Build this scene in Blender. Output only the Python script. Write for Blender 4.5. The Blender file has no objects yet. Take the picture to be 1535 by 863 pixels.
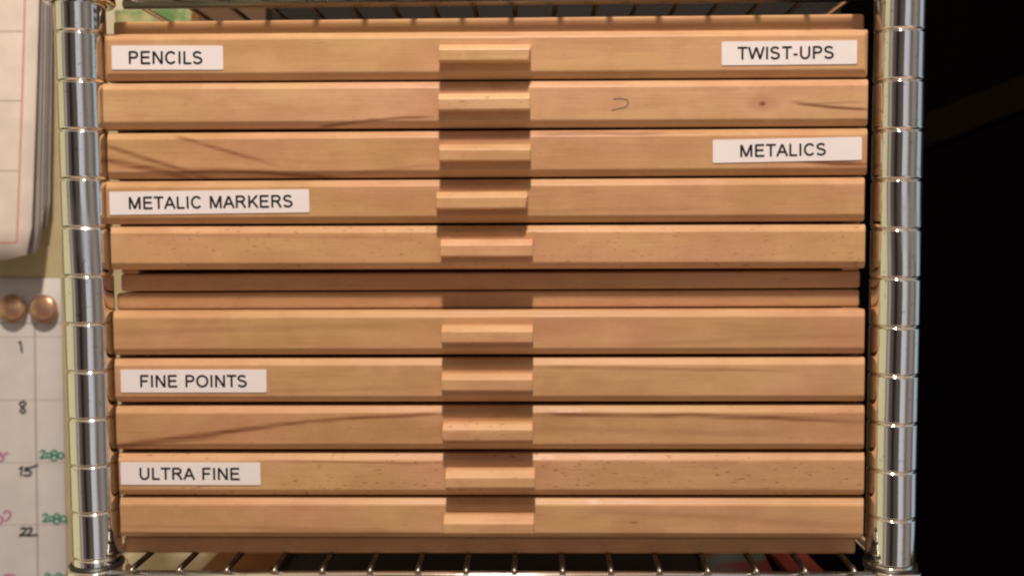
import bpy, bmesh, math, random
from mathutils import Vector, Matrix

# ------------------------------------------------------------------ camera
S = bpy.context.scene
F_PX, W_PX, H_PX = 1400.0, 1535.0, 863.0
CX, CY = W_PX / 2, H_PX / 2
YAW, PITCH, ROLL = -0.0204, -0.0581, -0.0057
CAM = Vector((0.024, -0.4919, 0.0))
D = Vector((math.sin(YAW) * math.cos(PITCH), math.cos(YAW) * math.cos(PITCH), math.sin(PITCH)))
r0 = Vector((math.cos(YAW), -math.sin(YAW), 0)); u0 = r0.cross(D)
RX = math.cos(ROLL) * r0 + math.sin(ROLL) * u0
UP = -math.sin(ROLL) * r0 + math.cos(ROLL) * u0
cam_d = bpy.data.cameras.new('camera'); cam = bpy.data.objects.new('camera', cam_d)
S.collection.objects.link(cam); S.camera = cam
cam.matrix_world = Matrix(((RX.x, UP.x, -D.x, CAM.x), (RX.y, UP.y, -D.y, CAM.y), (RX.z, UP.z, -D.z, CAM.z), (0, 0, 0, 1)))
cam_d.sensor_width = 36; cam_d.lens = F_PX / W_PX * 36
cam_d.clip_start = 0.02; cam_d.clip_end = 60
cam_d.dof.use_dof = True; cam_d.dof.focus_distance = 0.485; cam_d.dof.aperture_fstop = 11

# ------------------------------------------------------------------ world (the dim warm room behind the camera, by direction)
w = bpy.data.worlds.new('World'); S.world = w; w.use_nodes = True
nt = w.node_tree; N = nt.nodes; Lk = nt.links
bg = N['Background']; bg.inputs['Strength'].default_value = 1.0
tc = N.new('ShaderNodeTexCoord'); sp = N.new('ShaderNodeSeparateXYZ'); Lk.new(tc.outputs['Generated'], sp.inputs[0])
ng = N.new('ShaderNodeMath'); ng.operation = 'MULTIPLY'; ng.inputs[1].default_value = -1; Lk.new(sp.outputs['Y'], ng.inputs[0])
at2 = N.new('ShaderNodeMath'); at2.operation = 'ARCTAN2'; Lk.new(sp.outputs['X'], at2.inputs[0]); Lk.new(ng.outputs[0], at2.inputs[1])
mr = N.new('ShaderNodeMapRange'); sh1 = N.new('ShaderNodeMath'); sh1.operation = 'MULTIPLY_ADD'; sh1.inputs[1].default_value = .30; Lk.new(sp.outputs['Z'], sh1.inputs[0]); Lk.new(at2.outputs[0], sh1.inputs[2])
nz = N.new('ShaderNodeTexNoise'); nz.noise_dimensions = '1D'; nz.inputs['Scale'].default_value = 5.0; nz.inputs['Detail'].default_value = 1; Lk.new(sp.outputs['Z'], nz.inputs['W'])
sh2 = N.new('ShaderNodeMath'); sh2.operation = 'MULTIPLY_ADD'; sh2.inputs[1].default_value = .5; Lk.new(nz.outputs['Fac'], sh2.inputs[0]); Lk.new(sh1.outputs[0], sh2.inputs[2])
sh3 = N.new('ShaderNodeMath'); sh3.operation = 'SUBTRACT'; sh3.inputs[1].default_value = .25; Lk.new(sh2.outputs[0], sh3.inputs[0])
Lk.new(sh3.outputs[0], mr.inputs[0])
mr.inputs[1].default_value = -math.pi; mr.inputs[2].default_value = math.pi
rp = N.new('ShaderNodeValToRGB'); Lk.new(mr.outputs[0], rp.inputs[0])
def az(d): return (d + 180) / 360
WB = [(-180, (.012, .009, .006)), (-145, (.05, .04, .022)), (-128, (.42, .36, .20)), (-112, (.72, .62, .36)), (-62, (.66, .57, .33)), (-60, (.22, .18, .14)), (-55, (.22, .18, .14)), (-53, (.44, .38, .34)), (-47, (.40, .34, .33)),
      (-43, (.12, .09, .060)), (-30, (.10, .075, .055)), (-28, (.025, .018, .022)), (-17, (.025, .018, .025)), (-14, (.085, .065, .05)), (5, (.11, .09, .075)), (8, (.62, .58, .62)), (24, (.56, .54, .60)),
      (36, (.15, .115, .085)), (56, (.30, .26, .24)), (76, (.15, .11, .08)), (86, (.42, .54, .62)), (102, (.34, .42, .5)), (112, (.03, .022, .016)), (180, (.012, .009, .006))]
els = rp.color_ramp.elements
while len(els) > 1: els.remove(els[-1])
els[0].position = 0; els[0].color = (*WB[0][1], 1)
for a, c in WB[1:]:
    e = els.new(az(a)); e.color = (*c, 1)
# evenly warm, brightened towards the ceiling; warm glow added from below as fill light
ce = N.new('ShaderNodeMapRange'); ce.inputs[1].default_value = .55; ce.inputs[2].default_value = .8; Lk.new(sp.outputs['Z'], ce.inputs[0])
m1 = N.new('ShaderNodeMix'); m1.data_type = 'RGBA'; Lk.new(ce.outputs[0], m1.inputs[0]); Lk.new(rp.outputs[0], m1.inputs[6]); m1.inputs[7].default_value = (.60, .42, .26, 1)
fl = N.new('ShaderNodeMapRange'); fl.inputs[1].default_value = -.46; fl.inputs[2].default_value = -.60; Lk.new(sp.outputs['Z'], fl.inputs[0])
m2 = N.new('ShaderNodeMix'); m2.data_type = 'RGBA'; Lk.new(fl.outputs[0], m2.inputs[0]); Lk.new(m1.outputs[2], m2.inputs[6]); m2.inputs[7].default_value = (.74, .47, .30, 1)
Lk.new(m2.outputs[2], bg.inputs['Color'])

# ------------------------------------------------------------------ the room's ceiling lamp, in front of and above the shelves
ld = bpy.data.lights.new('ceiling_lamp', 'AREA'); ld.shape = 'DISK'; ld.size = 0.10; ld.energy = 30; ld.color = (1.0, .86, .74)
lo = bpy.data.objects.new('ceiling_lamp', ld); S.collection.objects.link(lo)
lo.location = (0.03, -0.80, 1.33)
lo.rotation_euler = (Vector((0.0, 0, 0)) - lo.location).to_track_quat('-Z', 'Y').to_euler()
S.view_settings.view_transform = 'Standard'; S.view_settings.look = 'None'; S.view_settings.exposure = 0; S.view_settings.gamma = 1
S.view_settings.use_curve_mapping = False
S.cycles.filter_width = 2.4
S.cycles.sample_clamp_indirect = 6

# ------------------------------------------------------------------ helpers
def ray(px, py):
    return (D + RX * ((px - CX) / F_PX) - UP * ((py - CY) / F_PX))
def at(px, py, Y):
    v = ray(px, py); return CAM + v * ((Y - CAM.y) / v.y)

def link(name, me, mats, parent=None, loc=(0, 0, 0)):
    o = bpy.data.objects.new(name, me); S.collection.objects.link(o)
    for m in (mats if isinstance(mats, (list, tuple)) else [mats]): me.materials.append(m)
    o.location = loc
    if parent: o.parent = parent
    return o
def from_bm(bm, name, mats, parent=None, loc=(0, 0, 0), smooth=False):
    bmesh.ops.recalc_face_normals(bm, faces=bm.faces[:])
    me = bpy.data.meshes.new(name); bm.to_mesh(me); bm.free()
    if smooth:
        for p in me.polygons: p.use_smooth = True
    return link(name, me, mats, parent, loc)
def tag(o, label=None, cat=None, group=None, kind=None):
    if label: o['label'] = label
    if cat: o['category'] = cat
    if group: o['group'] = group
    if kind: o['kind'] = kind
    return o
def empty(name, loc, label, cat, group=None):
    o = bpy.data.objects.new(name, None); S.collection.objects.link(o); o.location = loc; o.empty_display_size = .02
    return tag(o, label, cat, group)
def box(bm, x0, x1, y0, y1, z0, z1, bev=0, seg=2, mi=0):
    b = bmesh.new()
    vs = [b.verts.new((x, y, z)) for x in (x0, x1) for y in (y0, y1) for z in (z0, z1)]
    for f in ((0, 1, 3, 2), (4, 6, 7, 5), (0, 4, 5, 1), (2, 3, 7, 6), (0, 2, 6, 4), (1, 5, 7, 3)): b.faces.new([vs[i] for i in f])
    bmesh.ops.recalc_face_normals(b, faces=b.faces[:])
    if bev: bmesh.ops.bevel(b, geom=b.edges[:], offset=bev, segments=seg, profile=.6, affect='EDGES')
    merge(bm, b, mi)
def merge(bm, b, mi=0):
    mp = {v: bm.verts.new(v.co) for v in b.verts}
    for f in b.faces:
        try:
            g = bm.faces.new([mp[v] for v in f.verts]); g.material_index = mi; g.smooth = f.smooth
        except ValueError: pass
    b.free()
def tube(bm, pts, r, n=10, cap=True, smooth=True):
    pts = [Vector(p) for p in pts]; rings = []
    for i, p in enumerate(pts):
        t = (pts[min(i + 1, len(pts) - 1)] - pts[max(i - 1, 0)]).normalized()
        a = Vector((0, 0, 1)) if abs(t.z) < .9 else Vector((1, 0, 0))
        u = t.cross(a).normalized(); v = t.cross(u)
        rings.append([bm.verts.new(p + r * (math.cos(k * 2 * math.pi / n) * u + math.sin(k * 2 * math.pi / n) * v)) for k in range(n)])
    for a, b in zip(rings, rings[1:]):
        for k in range(n):
            f = bm.faces.new((a[k], a[(k + 1) % n], b[(k + 1) % n], b[k])); f.smooth = smooth
    if cap: bm.faces.new(rings[0][::-1]); bm.faces.new(rings[-1])
def lathe(bm, prof, n=48, c=(0, 0), smooth=True):
    rings = [[bm.verts.new((c[0] + r * math.cos(k * 2 * math.pi / n), c[1] + r * math.sin(k * 2 * math.pi / n), z)) for k in range(n)] for r, z in prof]
    for a, b in zip(rings, rings[1:]):
        for k in range(n):
            f = bm.faces.new((a[k], a[(k + 1) % n], b[(k + 1) % n], b[k])); f.smooth = smooth

# ------------------------------------------------------------------ materials
def mat(name, col=(.5, .5, .5), rough=.5, metal=0, spec=.5):
    m = bpy.data.materials.new(name); m.use_nodes = True
    b = m.node_tree.nodes['Principled BSDF']
    b.inputs['Base Color'].default_value = (*col, 1); b.inputs['Roughness'].default_value = rough
    b.inputs['Metallic'].default_value = metal; b.inputs['Specular IOR Level'].default_value = spec
    return m
class G:
    """tiny node-building helper"""
    def __init__(s, m): s.nt = m.node_tree; s.b = s.nt.nodes['Principled BSDF']
    def n(s, t, **k):
        o = s.nt.nodes.new(t)
        for a, v in k.items(): setattr(o, a, v)
        return o
    def l(s, a, b): s.nt.links.new(a, b)
    def math(s, op, a, b=None, c=None, clamp=False):
        o = s.n('ShaderNodeMath', operation=op, use_clamp=clamp)
        for i, v in enumerate((a, b, c)):
            if v is None: continue
            if isinstance(v, (int, float)): o.inputs[i].default_value = v
            else: s.l(v, o.inputs[i])
        return o.outputs[0]
    def sstep(s, v, a, b, t0=0., t1=1.):
        o = s.n('ShaderNodeMapRange', interpolation_type='SMOOTHSTEP')
        s.l(v, o.inputs[0]); o.inputs[1].default_value = a; o.inputs[2].default_value = b
        o.inputs[3].default_value = t0; o.inputs[4].default_value = t1
        return o.outputs[0]
    def mix(s, f, a, b, mode='MIX'):
        o = s.n('ShaderNodeMix', data_type='RGBA', blend_type=mode)
        for i, v in ((0, f), (6, a), (7, b)):
            if isinstance(v, (int, float)): o.inputs[i].default_value = v
            elif isinstance(v, tuple): o.inputs[i].default_value = (*v, 1)
            else: s.l(v, o.inputs[i])
        return o.outputs[2]
    def noise(s, vec, scale, sc=(1, 1, 1), loc=(0, 0, 0), detail=4, rough=.5, dist=0):
        mp = s.n('ShaderNodeMapping'); s.l(vec, mp.inputs[0]); mp.inputs['Scale'].default_value = sc; mp.inputs['Location'].default_value = loc
        o = s.n('ShaderNodeTexNoise'); s.l(mp.outputs[0], o.inputs['Vector']); o.inputs['Scale'].default_value = scale
        o.inputs['Detail'].default_value = detail; o.inputs['Roughness'].default_value = rough; o.inputs['Distortion'].default_value = dist
        return o.outputs['Fac']

def wood(name, seed, tint=(1, 1, 1), streaks=(), knots=(), flecks=0.25, dark=(.500, .272, .146), light=(.612, .362, .202)):
    """beech: broad tone drift, lengthwise fibres, little pore flecks, and this board's own streaks and knots (x, z in metres, local)"""
    m = mat(name, rough=.42, spec=.35); g = G(m)
    t = g.n('ShaderNodeTexCoord').outputs['Object']
    rnd = random.Random(seed); off = (rnd.uniform(-5, 5), rnd.uniform(-5, 5), rnd.uniform(-5, 5))
    broad = g.noise(t, 1, (9, 14, 48), off, 3, .5, .8)
    fib = g.noise(t, 1, (28, 300, 900), off, 3, .6)
    fine = g.noise(t, 1, (110, 700, 2200), off, 2, .6)
    mott = g.noise(t, 1, (48, 60, 75), off, 4, .62, .5)
    v = g.math('ADD', g.math('MULTIPLY', broad, .65), g.math('ADD', g.math('MULTIPLY', fib, .28), g.math('MULTIPLY', mott, .50)))
    v = g.math('ADD', v, g.math('MULTIPLY', fine, .14))
    f = g.sstep(v, .56, 1.0)
    col = g.mix(f, dark, light)
    # yellow-pink drift
    hue = g.noise(t, 1, (14, 14, 40), (off[1], off[0], 1), 2, .5)
    col = g.mix(g.sstep(hue, .35, .65), col, g.mix(1.0, col, (.95, 1.015, .88), 'MULTIPLY'))
    sx = g.n('ShaderNodeSeparateXYZ'); g.l(t, sx.inputs[0])
    wob = g.noise(t, 1, (30, 30, 30), off, 2)
    x = sx.outputs['X']; z = g.math('ADD', sx.outputs['Z'], g.math('MULTIPLY', g.math('SUBTRACT', wob, .5), .0022))
    for (x0, z0, x1, z1, curve, wd, st) in streaks:
        k = (z1 - z0) / (x1 - x0)
        tt = g.math('DIVIDE', g.math('SUBTRACT', x, x0), (x1 - x0))
        zc = g.math('ADD', g.math('MULTIPLY', g.math('SUBTRACT', x, x0), k), z0)
        zc = g.math('ADD', zc, g.math('MULTIPLY', g.math('MULTIPLY', tt, g.math('SUBTRACT', 1.0, tt)), 4 * curve))
        dd = g.math('ABSOLUTE', g.math('SUBTRACT', z, zc))
        a = g.sstep(dd, 0, wd, 1, 0)
        mk = g.math('MULTIPLY', g.sstep(tt, -.02, .12), g.sstep(tt, .8, 1.03, 1, 0))
        br = g.sstep(fib, .35, .6, .45, 1)
        a = g.math('MULTIPLY', g.math('MULTIPLY', a, mk), g.math('MULTIPLY', br, min(1.0, st * 1.6)))
        col = g.mix(a, col, (.20, .075, .03))
    for (x0, z0, rx, rz, st, kc) in knots:
        a = g.math('POWER', g.math('DIVIDE', g.math('SUBTRACT', x, x0), rx), 2)
        b = g.math('POWER', g.math('DIVIDE', g.math('SUBTRACT', z, z0), rz), 2)
        a = g.math('MULTIPLY', g.sstep(g.math('SQRT', g.math('ADD', a, b)), .3, 1.0, 1, 0), st)
        col = g.mix(a, col, kc)
    if flecks:
        fk = g.noise(t, 1, (230, 300, 1000), (off[2], off[0], off[1]), 1, .4)
        col = g.mix(g.math('MULTIPLY', g.sstep(fk, .655, .73), flecks), col, (.20, .085, .035))
    col = g.mix(1.0, col, tint, 'MULTIPLY')
    g.l(col, g.b.inputs['Base Color'])
    bp = g.n('ShaderNodeBump'); bp.inputs['Strength'].default_value = .25; bp.inputs['Distance'].default_value = .0003
    g.l(g.math('ADD', fib, g.math('MULTIPLY', fine, .6)), bp.inputs['Height']); g.l(bp.outputs[0], g.b.inputs['Normal'])
    g.l(g.sstep(mott, .3, .7, .36, .52), g.b.inputs['Roughness'])
    return m

def paper(name, col, rough=.85, amt=.05):
    m = mat(name, col, rough, spec=.2); g = G(m)
    t = g.n('ShaderNodeTexCoord').outputs['Object']
    n = g.noise(t, 40, detail=5)
    c2 = tuple(c * (1 - amt * 2.2) for c in col)
    g.l(g.mix(g.sstep(n, .3, .7), c2, col), g.b.inputs['Base Color'])
    bp = g.n('ShaderNodeBump'); bp.inputs['Strength'].default_value = .12; bp.inputs['Distance'].default_value = .001
    g.l(g.noise(t, 18, detail=3), bp.inputs['Height']); g.l(bp.outputs[0], g.b.inputs['Normal'])
    return m
def chrome(name, rough=.07, base=(.80, .79, .76)):
    m = mat(name, base, rough, 1.0); g = G(m)
    t = g.n('ShaderNodeTexCoord').outputs['Object']
    n = g.noise(t, 60, detail=4)
    sc_ = g.noise(t, 1, (900, 900, 12), detail=3); sm = g.noise(t, 35, (1, 1, .5), (3, 1, 2), detail=4)
    g.l(g.math('ADD', g.sstep(n, .35, .75, rough, rough + .07), g.math('ADD', g.sstep(sc_, .55, .7, 0, .06), g.sstep(sm, .52, .72, 0, .14))), g.b.inputs['Roughness'])
    g.l(g.mix(g.sstep(g.noise(t, 300, detail=3), .62, .75), base, tuple(c * .72 for c in base)), g.b.inputs['Base Color'])
    bp = g.n('ShaderNodeBump'); bp.inputs['Strength'].default_value = .12; bp.inputs['Distance'].default_value = .0008
    g.l(g.noise(t, 22, (1, 1, .35), detail=2), bp.inputs['Height']); g.l(bp.outputs[0], g.b.inputs['Normal'])
    return m
M_chrome = chrome('chrome', .045); M_wire = chrome('chrome_wire_darkened', .22, (.20, .18, .155)); M_rail = chrome('chrome_rail', .20, (.82, .78, .76)); M_blackpl = mat('black_plastic', (.012, .011, .010), .4)  # wire chrome darkened in its colour to damp bright reflections; rail chrome stays bright
M_label = paper('label_tape', (.82, .78, .79), .45, .02); M_ink = mat('black_print', (.012, .010, .014), .7, spec=.2)
M_paint = paper('cream_wall_paint', (.58, .50, .30), .8); M_calp = paper('calendar_paper', (.77, .73, .70), amt=.03); M_planp = paper('planner_paper', (.86, .77, .68))
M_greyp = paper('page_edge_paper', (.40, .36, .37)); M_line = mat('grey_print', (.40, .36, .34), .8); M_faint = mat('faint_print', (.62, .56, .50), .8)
M_red = mat('red_print', (.62, .22, .18), .8); M_pen = mat('black_marker', (.03, .02, .03), .6)
M_green = mat('green_marker', (.03, .32, .20), .7); M_pink = mat('pink_marker', (.62, .22, .40), .7)
M_dark = mat('far_wall_baked_dark', (.0035, .002, .0024), 1, spec=0); M_beam = mat('beam_baked_dark', (.0095, .0065, .0036), 1, spec=0)  # darkness of the unlit room put into these near-black colours
M_frame = wood('door_frame_wood', 77, (.40, .30, .22)); M_floor = paper('dark_floor', (.03, .02, .015), .7)

# ------------------------------------------------------------------ the setting
WY = 0.47                                                  # the cream wall behind the shelves
xe = at(292, 15, WY).x
bm = bmesh.new(); box(bm, -2.2, xe, WY, WY + .10, -1.0, 1.5); tag(from_bm(bm, 'wall', M_paint), kind='structure')
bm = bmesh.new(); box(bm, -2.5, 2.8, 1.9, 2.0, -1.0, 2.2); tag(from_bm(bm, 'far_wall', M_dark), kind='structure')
bm = bmesh.new(); box(bm, -2.5, 2.8, -.35, 2.0, -1.02, -1.0); tag(from_bm(bm, 'floor', M_floor), kind='structure')
bm = bmesh.new()
box(bm, xe, at(395, 15, WY).x, WY - .012, WY + .11, -1.0, 1.5, .003)
tag(from_bm(bm, 'door_frame', M_frame), 'dark brown wooden door frame at the edge of the cream wall, behind the shelves', 'door frame')
# sloped beam on the dark far wall
a, b = at(1350, 210, 1.885), at(1600, 112, 1.885); bm = bmesh.new()
dz = .075; vs = []
for y in (1.87, 1.899):
    for p, s in ((a, -1), (a, 1), (b, 1), (b, -1)): vs.append(bm.verts.new((p.x, y, p.z + s * dz * .55)))
for f in ((0, 1, 2, 3), (7, 6, 5, 4), (0, 3, 7, 4), (1, 5, 6, 2), (0, 4, 5, 1), (3, 2, 6, 7)): bm.faces.new([vs[i] for i in f])
tag(from_bm(bm, 'sloped_beam', M_beam), 'faint brown sloping beam across the dark wall at far right', 'beam')

# ------------------------------------------------------------------ flat pen strokes and print
def strokes(name, lines, wpx, Y, m, parent, th=.0003):
    bm = bmesh.new(); sc = (Y - CAM.y) / F_PX; h = wpx * sc / 2
    for ln in lines:
        P = [at(x, y, Y) for x, y in ln]
        for a, b in zip(P, P[1:]):
            d = (b - a); d.y = 0
            if d.length < 1e-6: continue
            d.normalize(); n = Vector((-d.z, 0, d.x)) * h
            vs = [bm.verts.new(q) for q in (a + n, b + n, b - n, a - n)]
            vb = [bm.verts.new(v.co + Vector((0, th, 0))) for v in vs]
            bm.faces.new(vs); bm.faces.new(vb[::-1])
            for k in range(4): bm.faces.new((vs[k], vb[k], vb[(k + 1) % 4], vs[(k + 1) % 4]))
        if wpx > 1.5:
            for i, p in enumerate(P):                      # rounded joints, each a hair proud of the last
                c = [bm.verts.new(p + Vector((h * math.cos(k * math.pi / 4), -.00004 - .00001 * (i % 3), h * math.sin(k * math.pi / 4)))) for k in range(8)]
                bm.faces.new(c)
    return from_bm(bm, name, m, parent)
def arc(cx, cy, rx, ry, a0=0, a1=360, n=12):
    return [(cx + rx * math.cos(math.radians(a0 + (a1 - a0) * i / n)), cy + ry * math.sin(math.radians(a0 + (a1 - a0) * i / n))) for i in range(n + 1)]

def sheet(name, corners_px, Y, th, m, parent, curl=0, nx=6, nz=10, rad=0):
    """a paper sheet through four photo corners (tl, tr, br, bl) lying at depth Y"""
    tl, tr, br, bl = [at(x, y, Y) for x, y in corners_px]
    bm = bmesh.new(); g = []
    for j in range(nz + 1):
        row = []
        for i in range(nx + 1):
            s, t = i / nx, j / nz
            p = tl.lerp(tr, s).lerp(bl.lerp(br, s), t)
            if rad and j == nz and i == nx: p = p + Vector((-rad, 0, rad))
            p.y = Y - curl * (t ** 2) * (.4 + .6 * s)
            row.append((bm.verts.new(p), bm.verts.new(p + Vector((0, th, 0)))))
        g.append(row)
    for j in range(nz):
        for i in range(nx):
            for k in (0, 1): f = bm.faces.new((g[j][i][k], g[j][i + 1][k], g[j + 1][i + 1][k], g[j + 1][i][k])); f.smooth = True
    for j in range(nz):
        for i in (0, nx): bm.faces.new((g[j][i][0], g[j + 1][i][0], g[j + 1][i][1], g[j][i][1]))
    for i in range(nx):
        for j in (0, nz): bm.faces.new((g[j][i][0], g[j][i + 1][0], g[j][i + 1][1], g[j][i][1]))
    return from_bm(bm, name, m, parent)

# ------------------------------------------------------------------ lower calendar on the wall
CYp = WY - .003
cal = empty('wall_calendar', at(20, 640, CYp), 'paper wall calendar with handwritten 1, 8, 15 and 22, left of the chrome post', 'calendar')
def attach(o, root):
    o.parent = root; o.matrix_parent_inverse = Matrix.Translation(-root.location)
    return o
attach(sheet('page', [(-150, 417), (91, 417), (101, 930), (-150, 930)], CYp, .0012, M_calp, None), cal)
attach(strokes('grid_line', [[(52, 484), (53, 600), (54.5, 700), (57, 900)]], 2.0, CYp - .0004, M_line, None), cal)
for y in (484, 504, 598, 692, 785, 879):
    attach(strokes('grid_line', [[(-140, y + 1), (93 + (y - 484) * .018, y)]], 1.1, CYp - .0004, M_faint if y != 484 else M_line, None), cal)
HY = CYp - .0008
attach(strokes('numeral', [[(30, 512), (31.5, 517), (32.5, 527)], [(28.5, 513), (31, 511.5)]], 2.6, HY, M_pen, None), cal)
attach(strokes('numeral', [[(38, 603), (34, 601), (29, 604), (31, 608), (36, 612), (38, 616), (34, 619), (30, 616), (33, 610), (38, 606), (38, 603)]], 2.4, HY, M_pen, None), cal)
attach(strokes('numeral', [[(33, 700), (31, 712)], [(29, 702), (33.5, 699)], [(56, 697), (46, 700), (38, 701), (37, 705), (44, 704), (47, 708), (44, 712), (36, 712)]], 2.6, HY, M_pen, None), cal)
attach(strokes('numeral', [[(31, 792), (36, 790), (39, 793), (35, 798), (29, 802), (41, 801)], [(40, 792), (45, 790), (48, 793), (44, 798), (40, 802), (56, 801)]], 2.6, HY, M_pen, None), cal)
def green_word(x, y, s=1.0):
    return [[(x, y - 5), (x + 4, y - 8), (x + 8, y - 5), (x + 4, y), (x, y + 4), (x + 9, y + 3)], arc(x + 13, y, 3.2, 3.6), arc(x + 21, y - 4, 4, 3.6), arc(x + 21, y + 3.5, 4.6, 4), arc(x + 31, y, 4.2, 4.4)]
attach(strokes('green_note', green_word(60, 682), 2.4, HY, M_green, None), cal)
attach(strokes('green_note', green_word(64, 777), 2.4, HY, M_green, None), cal)
attach(strokes('green_note', green_word(67, 866), 2.4, HY, M_green, None), cal)
attach(strokes('pink_note', [arc(1, 686, 4, 5), [(3, 684), (8, 679), (12, 678)], [(-6, 680), (2, 678)]], 2.4, HY, M_pink, None), cal)
attach(strokes('pink_note', [arc(11, 769, 5, 4, 180, 380), [(16, 770), (13, 776), (8, 780)], arc(0, 778, 4, 5)], 2.4, HY, M_pink, None), cal)
attach(strokes('pink_note', [arc(14, 865, 9, 5, 180, 360), arc(8, 866, 4, 4)], 2.4, HY, M_pink, None), cal)

# ------------------------------------------------------------------ planner hanging higher on the same wall
PY = WY - .052
pl = empty('wall_planner', at(20, 200, PY), 'thick hanging paper planner with a red ruled border, top left on the wall', 'planner')
attach(sheet('page', [(-160, -90), (60, -90), (50, 388), (-160, 394)], PY, .0012, M_planp, None, .006, rad=.004), pl)
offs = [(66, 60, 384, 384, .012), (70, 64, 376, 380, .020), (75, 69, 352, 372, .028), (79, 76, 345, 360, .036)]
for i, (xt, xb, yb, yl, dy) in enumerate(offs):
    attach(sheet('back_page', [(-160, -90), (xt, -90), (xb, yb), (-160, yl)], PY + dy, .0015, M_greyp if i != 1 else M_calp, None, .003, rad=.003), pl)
ln = []
for i in range(16):
    ln.append((39 - 9.5 * max(0, (i / 15)) ** 1.1, -60 + (364 + 60) * i / 15))
def strokes_on(name, line, w, m, parent):
    # print that follows the page's slight curl
    bm = bmesh.new(); sc = (PY - CAM.y) / F_PX; h = w * sc / 2; prev = None
    top, bot = at(0, -90, PY).z, at(0, 390, PY).z; xl, xr = at(-160, 0, PY).x, at(55, 0, PY).x
    P = []
    for x, y in line:
        p = at(x, y, PY); t = (top - p.z) / (top - bot); s = (p.x - xl) / (xr - xl); p.y = PY - .006 * t * t * (.4 + .6 * s) - .0006; P.append(p)
    for a, b in zip(P, P[1:]):
        d = b - a; d.y = 0; d.normalize(); n = Vector((-d.z, 0, d.x)) * h
        bm.faces.new([bm.verts.new(q) for q in (a + n, b + n, b - n, a - n)])
    return attach(from_bm(bm, name, m), parent)
strokes_on('border', ln, 2.2, M_red, pl)
strokes_on('border', [(29.5, 363.5), (10, 363.5), (-20, 364), (-100, 364)], 2.0, M_red, pl)
for y in (47, 151, 256): strokes_on('rule', [(36 - y * .012, y), (0, y), (-100, y)], 1.2, M_faint, pl)

# ------------------------------------------------------------------ ball push pins
M_pin = mat('copper_pearl', (.50, .24, .13), .33, .6)
g = G(M_pin); t = g.n('ShaderNodeTexCoord').outputs['Object']
g.l(g.mix(g.sstep(g.noise(t, 90, detail=3), .35, .7), (.48, .28, .18), (.66, .42, .25)), g.b.inputs['Base Color'])
def pin(px, py, label):
    r = 22 * (CYp - .02 - CAM.y) / F_PX; c = at(px, py, CYp - .009)
    root = empty('push_pin', (c.x, CYp - .0005, c.z), label, 'push pin', 'copper ball pins holding the calendar')
    bm = bmesh.new(); bmesh.ops.create_uvsphere(bm, u_segments=40, v_segments=24, radius=r)
    for f in bm.faces: f.smooth = True
    o = from_bm(bm, 'ball', M_pin, root, (0, -r * .42 - .001, 0)); o.scale = (1, .42, 1)
    for p in o.data.polygons: p.use_smooth = True
    bm = bmesh.new(); lathe(bm, [(.0001, 0), (r * .55, 0), (r * .5, .004), (r * .28, .006), (.0001, .006)], 24)
    o = from_bm(bm, 'base', M_pin, root); o.rotation_euler = (math.radians(90), 0, 0)
pin(17, 463, 'copper ball push pin farther from the chrome post, at left edge of photo')
pin(64, 463, 'copper ball push pin closest to the chrome post, at top of calendar')

# small green print and cream note on the wall, seen through the upper shelf
pr = sheet('page', [(120, -60), (288, -60), (300, 60), (120, 60)], WY - .004, .001, paper('print_cream', (.72, .66, .48)), None)
# things standing on the upper shelf
def bin_(name, px0, px1, y0, y1, m, label, cat, h):
    z = SHELF_TOP + .0045
    bm = bmesh.new(); x0, x1 = at(px0, 12, y0).x, at(px1, 12, y0).x
    box(bm, x0, x1, y0, y1, z, z + h, .002)
    o = from_bm(bm, 'body', m, None); root = empty(name, ((x0 + x1) / 2, y0, z), label, cat); attach(o, root)
    bm = bmesh.new(); box(bm, x0 - .003, x1 + .003, y0 - .003, y1 + .003, z + h + .0005, z + h + .018, .002); attach(from_bm(bm, 'lid', m), root)
SHELF_TOP = at(735, 43.2, .0115).z + .0020 + (.0115 + .009) * 1.497
bin_('cardboard_box', 296, 398, .17, .40, paper('brown_card', (.115, .07, .04), .8), 'brown cardboard box on the upper wire shelf at left', 'box', .11)
bin_('storage_bin', 404, 1262, .17, .40, mat('black_plastic_bin', (.012, .010, .009), .6, spec=.2), 'wide black storage bin on the upper wire shelf', 'bin', .12)
rt = empty('wall_print', at(210, 20, WY - .004), 'cream print with a green meadow, seen through the wires above the drawers at left', 'print')
attach(pr, rt)
mg = mat('print_green', (.2, .4, .12), .6); g = G(mg); t = g.n('ShaderNodeTexCoord').outputs['Object']
n = g.noise(t, 45, detail=3)
g.l(g.mix(g.sstep(n, .40, .62), (.13, .26, .08), (.50, .50, .24)), g.b.inputs['Base Color'])
attach(sheet('picture', [(172, 16), (284, 12), (294, 50), (172, 50)], WY - .006, .001, mg, None), rt)

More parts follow.
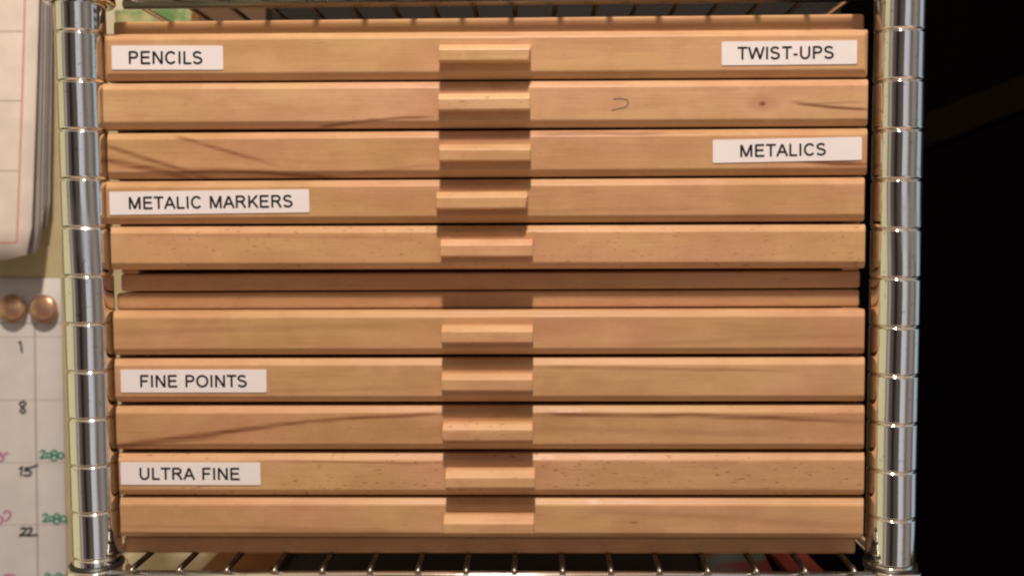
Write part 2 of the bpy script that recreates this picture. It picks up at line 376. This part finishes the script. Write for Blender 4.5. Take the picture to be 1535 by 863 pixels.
# ------------------------------------------------------------------ chrome wire shelving
PYY = -0.009                                               # the plane of the front rails
POY = 0.005                                                # the plane of the front posts
XL, XR = at(133, 430, POY).x, at(1341.5, 430, POY).x
ZB = at(830, 852.5, PYY).z - .001
ZT = at(830, 15, .12).z
R = .0127; BY = PYY + .455
unit = empty('wire_shelving', ((XL + XR) / 2, PYY, -1.0), 'chrome wire shelving with grooved posts, holding the wooden drawer boxes', 'shelving')
def grooved(z0, z1, zg):
    prof = [(.0001, z0), (R, z0)]; z = zg
    while z > z0: z -= .0254
    z += .0254
    while z < z1 - .003:
        for dz, dr in ((-.0040, 0), (-.0016, 0), (-.0012, 0), (-.0010, -.00006), (-.0008, -.00018), (-.0005, -.00042), (-.0002, -.00070), (0, -.00078), (.0002, -.00070), (.0005, -.00042), (.0008, -.00018), (.0010, -.00006), (.0012, 0), (.0016, 0), (.0040, 0)):
            prof.append((R + dr, z + dz))
        z += .0254
    prof += [(R, z1), (.0001, z1)]
    bm = bmesh.new(); lathe(bm, prof, 64)
    me_o = from_bm(bm, 'post', M_chrome, unit)
    for p in me_o.data.polygons: p.use_smooth = len(p.vertices) == 4 and abs(p.normal.z) < .95
    return me_o
zgL = at(131, 486, POY - R).z; zgR = at(1345, 491, POY - R).z
lean = {0: (.0060, .0), 1: (.0015, 0)}
def place(o, x, y):
    o.location = (x - unit.location.x, y - unit.location.y, 1.0)
pL = grooved(-1.0, .55, zgL); place(pL, XL, POY)
pR = grooved(-1.0, .55, zgR); place(pR, XR, POY)
for x in (XL, XR):
    c = pL.copy(); S.collection.objects.link(c); c.parent = unit; place(c, x, BY)

def shelf(zt, kind):
    """zt: top of the front rail; the deck wires lie on the rails"""
    rr = .0030 if kind == 'low' else .0016; ux, uy = unit.location.x, unit.location.y
    def loc(x, y, z): return (x - ux, y - uy, z + 1.0)
    bm = bmesh.new(); zr = zt - rr
    xs0, xs1 = XL + .0145, XR - .0145
    tube(bm, [loc(xs0, PYY, zr), loc(xs1, PYY, zr)], rr, 14)
    tube(bm, [loc(xs0, BY, zr), loc(xs1, BY, zr)], rr, 10)
    for x in (XL, XR): tube(bm, [loc(x, PYY + .01, zr), loc(x, BY - .01, zr)], rr, 10)
    if kind == 'low':
        tube(bm, [loc(xs0, PYY, zr - .030), loc(xs1, PYY, zr - .030)], rr, 10)
        P = []; k = 0; x = xs0 + .01
        while x < xs1 - .005: P.append(loc(x, PYY, zr - (.004 if k % 2 else .027))); x += .022; k += 1
        tube(bm, P, .0022, 8)
    sh = from_bm(bm, 'shelf', M_rail, unit)
    x = at(699, 857, PYY).x
    while x > XL + .014: x -= .0254
    x += .0254; first = None
    while x < XR - .014:
        if first is None:
            bm = bmesh.new(); tube(bm, [(0, PYY - uy - .0026, zt + .9995), (0, PYY - uy + .002, zt + 1.0010), (0, .22, zt + 1.0012), (0, BY - uy, zt + 1.0008)], .0016, 8)
            o = from_bm(bm, 'deck_wire', M_wire, sh); first = o
        else:
            o = first.copy(); S.collection.objects.link(o); o.parent = sh
        o.location = (x - ux, 0, 0); x += .0254
    for y, dz in (((.06, .0062), (.25, .0062)) if kind == 'top' else ((.10, .003), (.28, .003))):
        bm = bmesh.new(); tube(bm, [loc(XL, y, zt - dz), loc(XR, y, zt - dz)], .0028, 10); from_bm(bm, 'cross_wire', M_wire, sh)
    # tapered corner collars round each post, with the black split sleeve just showing above
    for x in (XL, XR):
        for y in (POY, BY):
            bm = bmesh.new(); zc = zt + (-.0015 if kind == 'low' else .0155)
            lathe(bm, [(R + .0005, zc - .001), (R + .0022, zc), (R + .0030, zc - .0012), (R + .0034, zc - .004), (R + .0046, zc - .030), (R + .0050, zc - .034), (R + .0042, zc - .0352), (R + .0008, zc - .035)], 48)
            o = from_bm(bm, 'collar', M_chrome, sh); o.location = (x - ux, y - uy, 1.0)
            for p in o.data.polygons: p.use_smooth = True
            bm = bmesh.new(); lathe(bm, [(R + .0003, zc - .003), (R + .0003, zc + .0016), (R + .0012, zc + .0016), (R + .0014, zc - .003)], 40)
            o = from_bm(bm, 'sleeve', M_blackpl, sh); o.location = (x - ux, y - uy, 1.0)
        # welded corner bracket
        s = 1 if x == XL else -1
        bm = bmesh.new(); zc = zt - .001
        p = [(x + s * .013, PYY - .004), (x + s * .026, PYY - .003), (x + s * .026, PYY + .004), (x + s * .012, PYY + .022), (x + s * .006, PYY + .020)]
        top = [bm.verts.new(loc(a, b, zc)) for a, b in p]; bot = [bm.verts.new(loc(a, b, zc - .014)) for a, b in p]
        bm.faces.new(top); bm.faces.new(bot[::-1])
        for k in range(5): bm.faces.new((top[k], bot[k], bot[(k + 1) % 5], top[(k + 1) % 5]))
        bmesh.ops.bevel(bm, geom=bm.edges[:], offset=.0008, segments=2, affect='EDGES')
        from_bm(bm, 'corner_bracket', M_chrome, sh)
    return sh
shelf(ZB, 'low')
shelf(at(735, 43.2, .0115).z + .0020 + (.0115 - PYY) * 1.497, 'top')

# ------------------------------------------------------------------ trunk under the shelf and the things lying on it
TZ = -.285
M_trunk = mat('dark_trunk', (.020, .013, .012), .6)
tr = empty('storage_chest', (0, .21, -1.0), 'dark storage chest standing on the floor under the lower wire shelf', 'chest')
bm = bmesh.new(); box(bm, -.19, .19, .0, .42, -1.0, TZ - .052, .004); attach(from_bm(bm, 'body', M_trunk), tr)
bm = bmesh.new(); box(bm, -.195, .195, -.005, .425, TZ - .0515, TZ, .004); attach(from_bm(bm, 'lid', M_trunk), tr)
def slab(name, px0, px1, y0, y1, z0, th, m, label, cat, rot=0):
    bm = bmesh.new(); x0 = at(px0, 845, .0).x * 1.0; x1 = at(px1, 845, .0).x
    # pixels are read on the horizontal plane the thing lies in
    def onz(px, py):
        v = ray(px, py); return CAM + v * ((z0 - CAM.z) / v.z)
    a, b = onz(px0, 845), onz(px1, 845); cx, cy = (a.x + b.x) / 2, a.y
    box(bm, -(b.x - a.x) / 2, (b.x - a.x) / 2, -y0, y1, 0, th, min(th * .3, .001))
    o = from_bm(bm, name, m, None, (cx, cy, z0)); o.rotation_euler.z = math.radians(rot)
    return tag(o, label, cat)
slab('sheet_of_paper', 175, 320, .13, .10, TZ + .0005, .002, paper('cream_sheet', (.62, .55, .38)), 'cream sheet of paper under the wire shelf at lower left', 'paper', 0)
slab('wooden_board', 326, 425, .13, .10, TZ + .0005, .010, wood('board_wood', 90, (.45, .33, .24)), 'brown wooden board under the wire shelf beside the cream sheet', 'board', 0)
mm = mat('magazine_cover', (.2, .3, .25), .4); g = G(mm); t = g.n('ShaderNodeTexCoord').outputs['Object']
g.l(g.mix(g.sstep(g.noise(t, 28, detail=2), .45, .56), (.13, .17, .14), (.22, .05, .045)), g.b.inputs['Base Color'])
slab('magazine', 1050, 1150, .12, .10, TZ + .0005, .004, mm, 'green-grey and red magazine under the wire shelf at lower right', 'magazine', -4)
slab('folder', 1163, 1215, .10, .10, TZ + .0005, .006, paper('red_card', (.26, .05, .04), .6), 'red folder under the wire shelf beside the magazine', 'folder', 3)

# ------------------------------------------------------------------ the two five-drawer boxes
CYF = .0115                                                # front edge of the cases, behind the drawer fronts
DT = [(153, 50, 120.5, 1304, 42, 114.5), (151, 124, 193.5, 1304, 117.5, 188), (158, 199, 268.5, 1303, 191.5, 261.5), (156, 272, 335.5, 1299, 264.5, 332), (163, 340, 404, 1300, 335.5, 402.5),
      (167, 467, 532.5, 1299, 463.5, 531), (169, 538, 603.5, 1299, 536, 602.5), (171, 609.5, 674.5, 1298.5, 608, 675), (175, 680.5, 743.5, 1298.5, 680, 743.5), (177, 747, 806, 1297.5, 747.5, 809)]
PT = [(657, 796, 92.5), (656, 795, 166), (657.5, 796, 242.5), (653, 791.5, 314), (659.5, 799, 385.5), (661, 799.5, 515), (661, 799, 587), (662.5, 799, 662), (667, 802.5, 732.5), (664, 801, 801)]
def at0(px, py): return at(px, py, 0)
STREAK = {
    1: [(470, 190, 660, 176, 2, 3, .55), (1185, 152, 1312, 163, -2, 3.2, .85), (1195, 156, 1300, 152, 1, 2, .35)],
    2: [(255, 203, 420, 250, 0, 4, .45), (150, 217, 330, 272, -1, 5, .5), (150, 240, 290, 266, 0, 6, .75), (262, 256, 520, 268, 3, 4.5, .6), (520, 262, 670, 246, 0, 4, .22), (800, 202, 1010, 200, 0, 5, .4), (1180, 241, 1320, 249, 1, 4, .65)],
    3: [(700, 320, 1100, 312, 1, 4, .15)],
    4: [(160, 352, 640, 358, 0, 3, .18)],
    5: [(150, 500, 640, 488, 1, 6, .16), (900, 520, 1320, 500, 2, 5, .16)],
    6: [(800, 549, 1200, 556, 0, 3, .3), (250, 590, 660, 580, 0, 5, .14)],
    7: [(165, 668, 440, 634, -2, 5, .7), (165, 672, 340, 655, 0, 4, .35), (400, 638, 690, 618, 2, 4, .55), (790, 620, 1320, 632, 3, 4.5, .6), (780, 640, 1200, 652, 0, 6, .16)],
    8: [(380, 690, 660, 694, 0, 2.5, .35), (790, 735, 1300, 730, 0, 3, .18)],
    9: [(170, 790, 660, 800, 3, 5, .22), (860, 765, 1320, 790, 2, 6, .16)],
}
KNOT = {1: [(1143, 154.5, 7, 5, .95, (.16, .05, .02)), (1143, 155, 34, 16, .35, (.30, .12, .05)), (560, 180, 16, 3, .6, (.25, .09, .04))],
        2: [(1262, 244, 26, 6, .5, (.22, .08, .035))], 9: [(950, 783, 9, 2.5, .7, (.25, .1, .04))], 4: [(1283, 392, 8, 3, .5, (.25, .1, .04))]}
FLECK = {4: .5, 8: .7, 7: .18, 5: .04, 6: .03}
TINT = [(1.0, 1.0, .96), (1.04, 1.05, 1.10), (.95, .91, .88), (.94, .90, .86), (1.02, .99, .98), (.93, .88, .85), (.97, .94, .94), (.91, .86, .82), (.97, .94, .92), (.94, .90, .86)]

LABELS = {0: [('PENCILS', (167, 70.5, 334, 70), 36, (193, 303)), ('TWIST-UPS', (1082, 61.5, 1285, 58.5), 35.5, (1107, 1250))],
          2: [('METALICS', (1068.5, 209.5, 1292, 204.5), 34.5, (1110, 1238))],
          3: [('METALIC MARKERS', (163.5, 288.5, 463, 284), 34.5, (193, 438))],
          6: [('FINE POINTS', (180.5, 554.5, 399, 554), 34, (210, 369.5))],
          8: [('ULTRA FINE', (180.5, 692.5, 390, 693), 33.5, (209, 358))]}

def _a(cx, cy, rx, ry, a0, a1, n=14):
    return [(cx + rx * math.cos(math.radians(a0 + (a1 - a0) * i / n)), cy + ry * math.sin(math.radians(a0 + (a1 - a0) * i / n))) for i in range(n + 1)]
_e = .062                                                  # half a stroke: strokes run inside the cap height
_S = _a(.41, .735, .285, .205, 20, 270, 12) + _a(.41, .285, .315, .225, 82, -160, 14)
GLYPH = {                                                  # (advance, strokes), cap height = 1
    'P': (.93, [[(.17, 0), (.17, 1)], [(.17, 1 - _e), (.50, 1 - _e)] + _a(.50, .715, .25, .223, 88, -88) + [(.50, .492), (.17, .492)]]),
    'E': (.93, [[(.17, 0), (.17, 1)], [(.17, 1 - _e), (.82, 1 - _e)], [(.17, .525), (.77, .525)], [(.17, _e), (.84, _e)]]),
    'F': (.86, [[(.17, 0), (.17, 1)], [(.17, 1 - _e), (.78, 1 - _e)], [(.17, .51), (.70, .51)]]),
    'N': (1.01, [[(.17, 0), (.17, 1)], [(.19, .97), (.80, .03)], [(.82, 0), (.82, 1)]]),
    'C': (1.01, [_a(.52, .5, .38, .44, 38, 322, 22)]),
    'I': (.40, [[(.19, 0), (.19, 1)]]),
    'L': (.78, [[(.17, 0), (.17, 1)], [(.17, _e), (.72, _e)]]),
    'S': (.93, [_S]),
    'T': (.86, [[(.42, 0), (.42, 1)], [(.03, 1 - _e), (.81, 1 - _e)]]),
    'W': (1.30, [[(.06, 1), (.33, .04)], [(.33, .04), (.645, .96)], [(.645, .96), (.95, .04)], [(.95, .04), (1.22, 1)]]),
    'U': (1.01, [[(.17, 1), (.17, .40)] + _a(.495, .39, .325, .335, 180, 360, 14) + [(.82, .40), (.82, 1)]]),
    '-': (.48, [[(.06, .36), (.40, .36)]]),
    'M': (1.16, [[(.16, 0), (.16, 1)], [(.18, .97), (.56, .04)], [(.56, .04), (.94, .97)], [(.96, 0), (.96, 1)]]),
    'A': (.93, [[(.05, 0), (.455, .97)], [(.455, .97), (.86, 0)], [(.20, .34), (.71, .34)]]),
    'R': (1.01, [[(.17, 0), (.17, 1)], [(.17, 1 - _e), (.54, 1 - _e)] + _a(.54, .73, .24, .208, 88, -88) + [(.54, .522), (.17, .522)], [(.48, .50), (.62, .40), (.87, 0)]]),
    'K': (.93, [[(.17, 0), (.17, 1)], [(.19, .34), (.82, 1)], [(.42, .55), (.86, 0)]]),
    'O': (1.09, [_a(.53, .5, .42, .44, 0, 360, 26)]),
    ' ': (.50, []),
}
def make_label(text, q, hpx, tx, parent, origin):
    a, b = at(q[0], q[1], -.0004), at(q[2], q[3], -.0004)
    h = (at(q[0], q[1], 0) - at(q[0], q[1] + hpx, 0)).length; wd = (b - a).length
    ang = math.atan2(b.z - a.z, b.x - a.x)
    # thin tape with slightly rounded corners, local x along the tape, local z up
    bm = bmesh.new(); r = .0006; out = []
    for (x, z, s) in ((wd - r, -r, 0), (r, -r, 90), (r, -h + r, 180), (wd - r, -h + r, 270)):
        for k in range(4):
            t = math.radians(s + 30 * k); out.append((x + r * math.cos(t), z + r * math.sin(t)))
    f = [bm.verts.new((x, 0, z)) for x, z in out]; bk = [bm.verts.new((x, .00035, z)) for x, z in out]
    bm.faces.new(f); bm.faces.new(bk[::-1])
    for k in range(len(f)): bm.faces.new((f[k], bk[k], bk[(k + 1) % len(f)], f[(k + 1) % len(f)]))
    bmesh.ops.recalc_face_normals(bm, faces=bm.faces[:])
    cap, x, glyphs = 1.0, 0.0, []
    for chh in text:
        wg, lines = GLYPH[chh]
        glyphs.append((x, lines)); x += wg
    x0 = (tx[0] - q[0]) / (q[2] - q[0]) * wd; x1 = (tx[1] - q[0]) / (q[2] - q[0]) * wd
    ch = h * .535; sx = (x1 - x0) / (x - .24); zb = -h * .5 - ch / 2 - h * .005; hw = .088
    for gx, lines in glyphs:
        for li, P in enumerate(lines):
            P = [Vector(((gx - .10 + p[0]) * sx, p[1] * ch)) for p in P]
            Pl, Pr = [], []
            for i in range(len(P)):
                a_ = (P[i] - P[i - 1]).normalized() if i else None
                b_ = (P[i + 1] - P[i]).normalized() if i < len(P) - 1 else None
                if a_ is None: a_ = b_
                if b_ is None: b_ = a_
                t_ = (a_ + b_).normalized(); n_ = Vector((-t_.y, t_.x)); k_ = 1 / max(.35, n_.dot(Vector((-a_.y, a_.x))))
                Pl.append(P[i] + n_ * hw * ch * k_); Pr.append(P[i] - n_ * hw * ch * k_)
            mk = lambda v: bm.verts.new((x0 + v.x, -.00006 - .00001 * li, zb + v.y))
            Vl, Vr = [mk(v) for v in Pl], [mk(v) for v in Pr]
            for i in range(len(P) - 1):
                g_ = bm.faces.new((Vl[i], Vl[i + 1], Vr[i + 1], Vr[i])); g_.material_index = 1
    me = bpy.data.meshes.new('name_label'); bm.to_mesh(me); bm.free()
    o = link('name_label', me, [M_label, M_ink], parent)
    o.location = a - origin; o.rotation_euler = (0, -ang, 0)
    o['label'] = 'white tape label reading ' + text
    return o

def make_drawer(i, root):
    xl, tl, bl, xr, tr, br = DT[i]
    a, b, c, d = at0(xl, tl), at0(xr, tr), at0(xl, bl), at0(xr, br)
    X0, X1 = (a.x + c.x) / 2, (b.x + d.x) / 2; Z1 = (a.z + b.z) / 2; Z0 = (c.z + d.z) / 2
    tilt = -math.atan2(((b.z + d.z) - (a.z + c.z)) / 2, X1 - X0)
    O = Vector(((X0 + X1) / 2, 0, (Z0 + Z1) / 2)); hx, hz = (X1 - X0) / 2, (Z1 - Z0) / 2
    def loc(px, py):
        p = at0(px, py) - O; return p.x, p.z
    sc = .000352
    st = []
    for (x0, y0, x1, y1, cu, wd, s) in STREAK.get(i, []):
        p, q = loc(x0, y0), loc(x1, y1); st.append((p[0], p[1], q[0], q[1], cu * sc, wd * sc * 1.4, s))
    kn = [(*loc(x, y), rx * sc, rz * sc, s, c_) for (x, y, rx, rz, s, c_) in KNOT.get(i, [])]
    m = wood('beech_drawer', 10 + i, TINT[i], st, kn, FLECK.get(i, .12))
    ch, cd, sx, th = .0034, .0030, (.0026 if i == 0 else .0011), CYF - .0006
    prof = [(th, hz), (cd, hz), (0, hz - ch), (0, -hz + ch), (cd, -hz), (th, -hz)]
    bm = bmesh.new(); L_, R_ = [], []
    for (y, z) in prof:
        ins = sx if y == 0 else 0
        L_.append(bm.verts.new((-hx + ins, y, z))); R_.append(bm.verts.new((hx - ins, y, z)))
    n = len(prof)
    for k in range(n): bm.faces.new((L_[k], L_[(k + 1) % n], R_[(k + 1) % n], R_[k]))
    for V in (L_, R_):
        bm.faces.new((V[0], V[1], V[4], V[5])); bm.faces.new((V[1], V[2], V[3], V[4]))
    bmesh.ops.recalc_face_normals(bm, faces=bm.faces[:])
    bmesh.ops.bevel(bm, geom=bm.edges[:], offset=.0007, segments=3, profile=.5, affect='EDGES')
    # the tray behind the front
    tx, ty0, ty1, tz = hx - .014, CYF + .0005, .285, hz - .004
    box(bm, -tx, tx, ty0, ty1, -tz, -tz + .004)
    box(bm, -tx, -tx + .006, ty0, ty1, -tz + .0041, tz - .003); box(bm, tx - .006, tx, ty0, ty1, -tz + .0041, tz - .003)
    box(bm, -tx + .0061, tx - .0061, ty1 - .006, ty1, -tz + .0041, tz - .003)
    dr = from_bm(bm, 'drawer', m, root)
    dr.location = O - root.location; dr.rotation_euler = (0, tilt, 0)
    # pull
    px0, px1, pb = PT[i]; PP = .0092
    p0, p1 = at(px0, pb, -PP), at(px1, pb, -PP); hw = (p1.x - p0.x) / 2; H = .0093
    po = Vector(((p0.x + p1.x) / 2, 0, (p0.z + p1.z) / 2 + H / 2))
    pm = wood('beech_pull', 60 + i, tuple(c * k for c, k in zip(TINT[i], (1.06, 1.08, 1.12))), (), (), {7: .7, 1: .6}.get(i, .2))
    bm = bmesh.new()
    pr = [(.0003, H / 2), (-PP + .0032, H / 2), (-PP, H / 2 - .0030), (-PP, -H / 2 + .0006), (-PP + .0008, -H / 2), (.0003, -H / 2 + .0006)]
    if i in (8, 9): pr[1] = (-PP + .0042, H / 2); pr[2] = (-PP, H / 2 - .0034)
    Lv = [bm.verts.new((-hw, y, z)) for y, z in pr]; Rv = [bm.verts.new((hw, y, z)) for y, z in pr]
    for k in range(6): bm.faces.new((Lv[k], Lv[(k + 1) % 6], Rv[(k + 1) % 6], Rv[k]))
    bm.faces.new(Lv); bm.faces.new(Rv)
    if i in (0, 3):                                        # these two have a lower right corner knocked off
        Rv[3].co.x -= .0014; Rv[4].co.x -= .0014
    bmesh.ops.recalc_face_normals(bm, faces=bm.faces[:])
    bmesh.ops.bevel(bm, geom=bm.edges[:], offset=.0008, segments=3, profile=.5, affect='EDGES')
    pu = from_bm(bm, 'pull', pm, dr)
    pu.location = po - O; pu.rotation_euler = (0, random.Random(i).uniform(-.004, .004), 0)
    for args in LABELS.get(i, []): make_label(*args, dr, O)
    if i == 1:                                             # a pencilled hook on the second drawer's face
        s_ = strokes('pencil_mark', [[(920, 148), (931, 147), (940, 149), (942, 154), (938, 160), (929, 162), (917, 165)]], 2.0, -.00012, mat('pencil', (.24, .13, .085), .7), None, .0001)
        s_.parent = dr; s_.matrix_parent_inverse = Matrix.Translation(-O)
    return dr

def make_case(name, label, pxs, top, bot, seed, ids):
    """case seen at depth CYF: pxs = left and right photo x of the case edge; top, bot = its photo rows at mid width"""
    x0, x1 = at(pxs[0], 440, CYF).x, at(pxs[1], 440, CYF).x
    z1, z0 = at(735, top, CYF).z, at(735, bot, CYF).z
    root = empty(name, ((x0 + x1) / 2, CYF, z0), label, 'drawer box')
    cx = (x0 + x1) / 2; hw = (x1 - x0) / 2; th = .0095; dp = .30; ht = z1 - z0
    m = wood('beech_case', seed, (.93, .86, .80), (), (), .2)
    def panel(nm, *a, bev=.0012):
        bm = bmesh.new(); box(bm, *a, bev, 3); return from_bm(bm, nm, m, root)
    panel('top_panel', -hw, hw, 0, dp, ht - th, ht, bev=.0020)
    panel('bottom_panel', -hw, hw, 0, dp, 0, th, bev=.0020)
    panel('side_panel', -hw + .0005, -hw + .010, .0004, dp, th, ht - th); panel('side_panel', hw - .010, hw - .0005, .0004, dp, th, ht - th)
    panel('back_panel', -hw + .0102, hw - .0102, dp - .006, dp - .001, th, ht - th)
    for i in ids: make_drawer(i, root)
    return root
make_case('wooden_drawer_box', 'upper five-drawer beech box with PENCILS, TWIST-UPS, METALICS and METALIC MARKERS labels', (181, 1290), 26.5, 434.2, 41, range(0, 5))
make_case('wooden_drawer_box', 'lower five-drawer beech box with FINE POINTS and ULTRA FINE labels, on the wire shelf', (174, 1289.5), 436.4, 829.5, 42, range(5, 10))
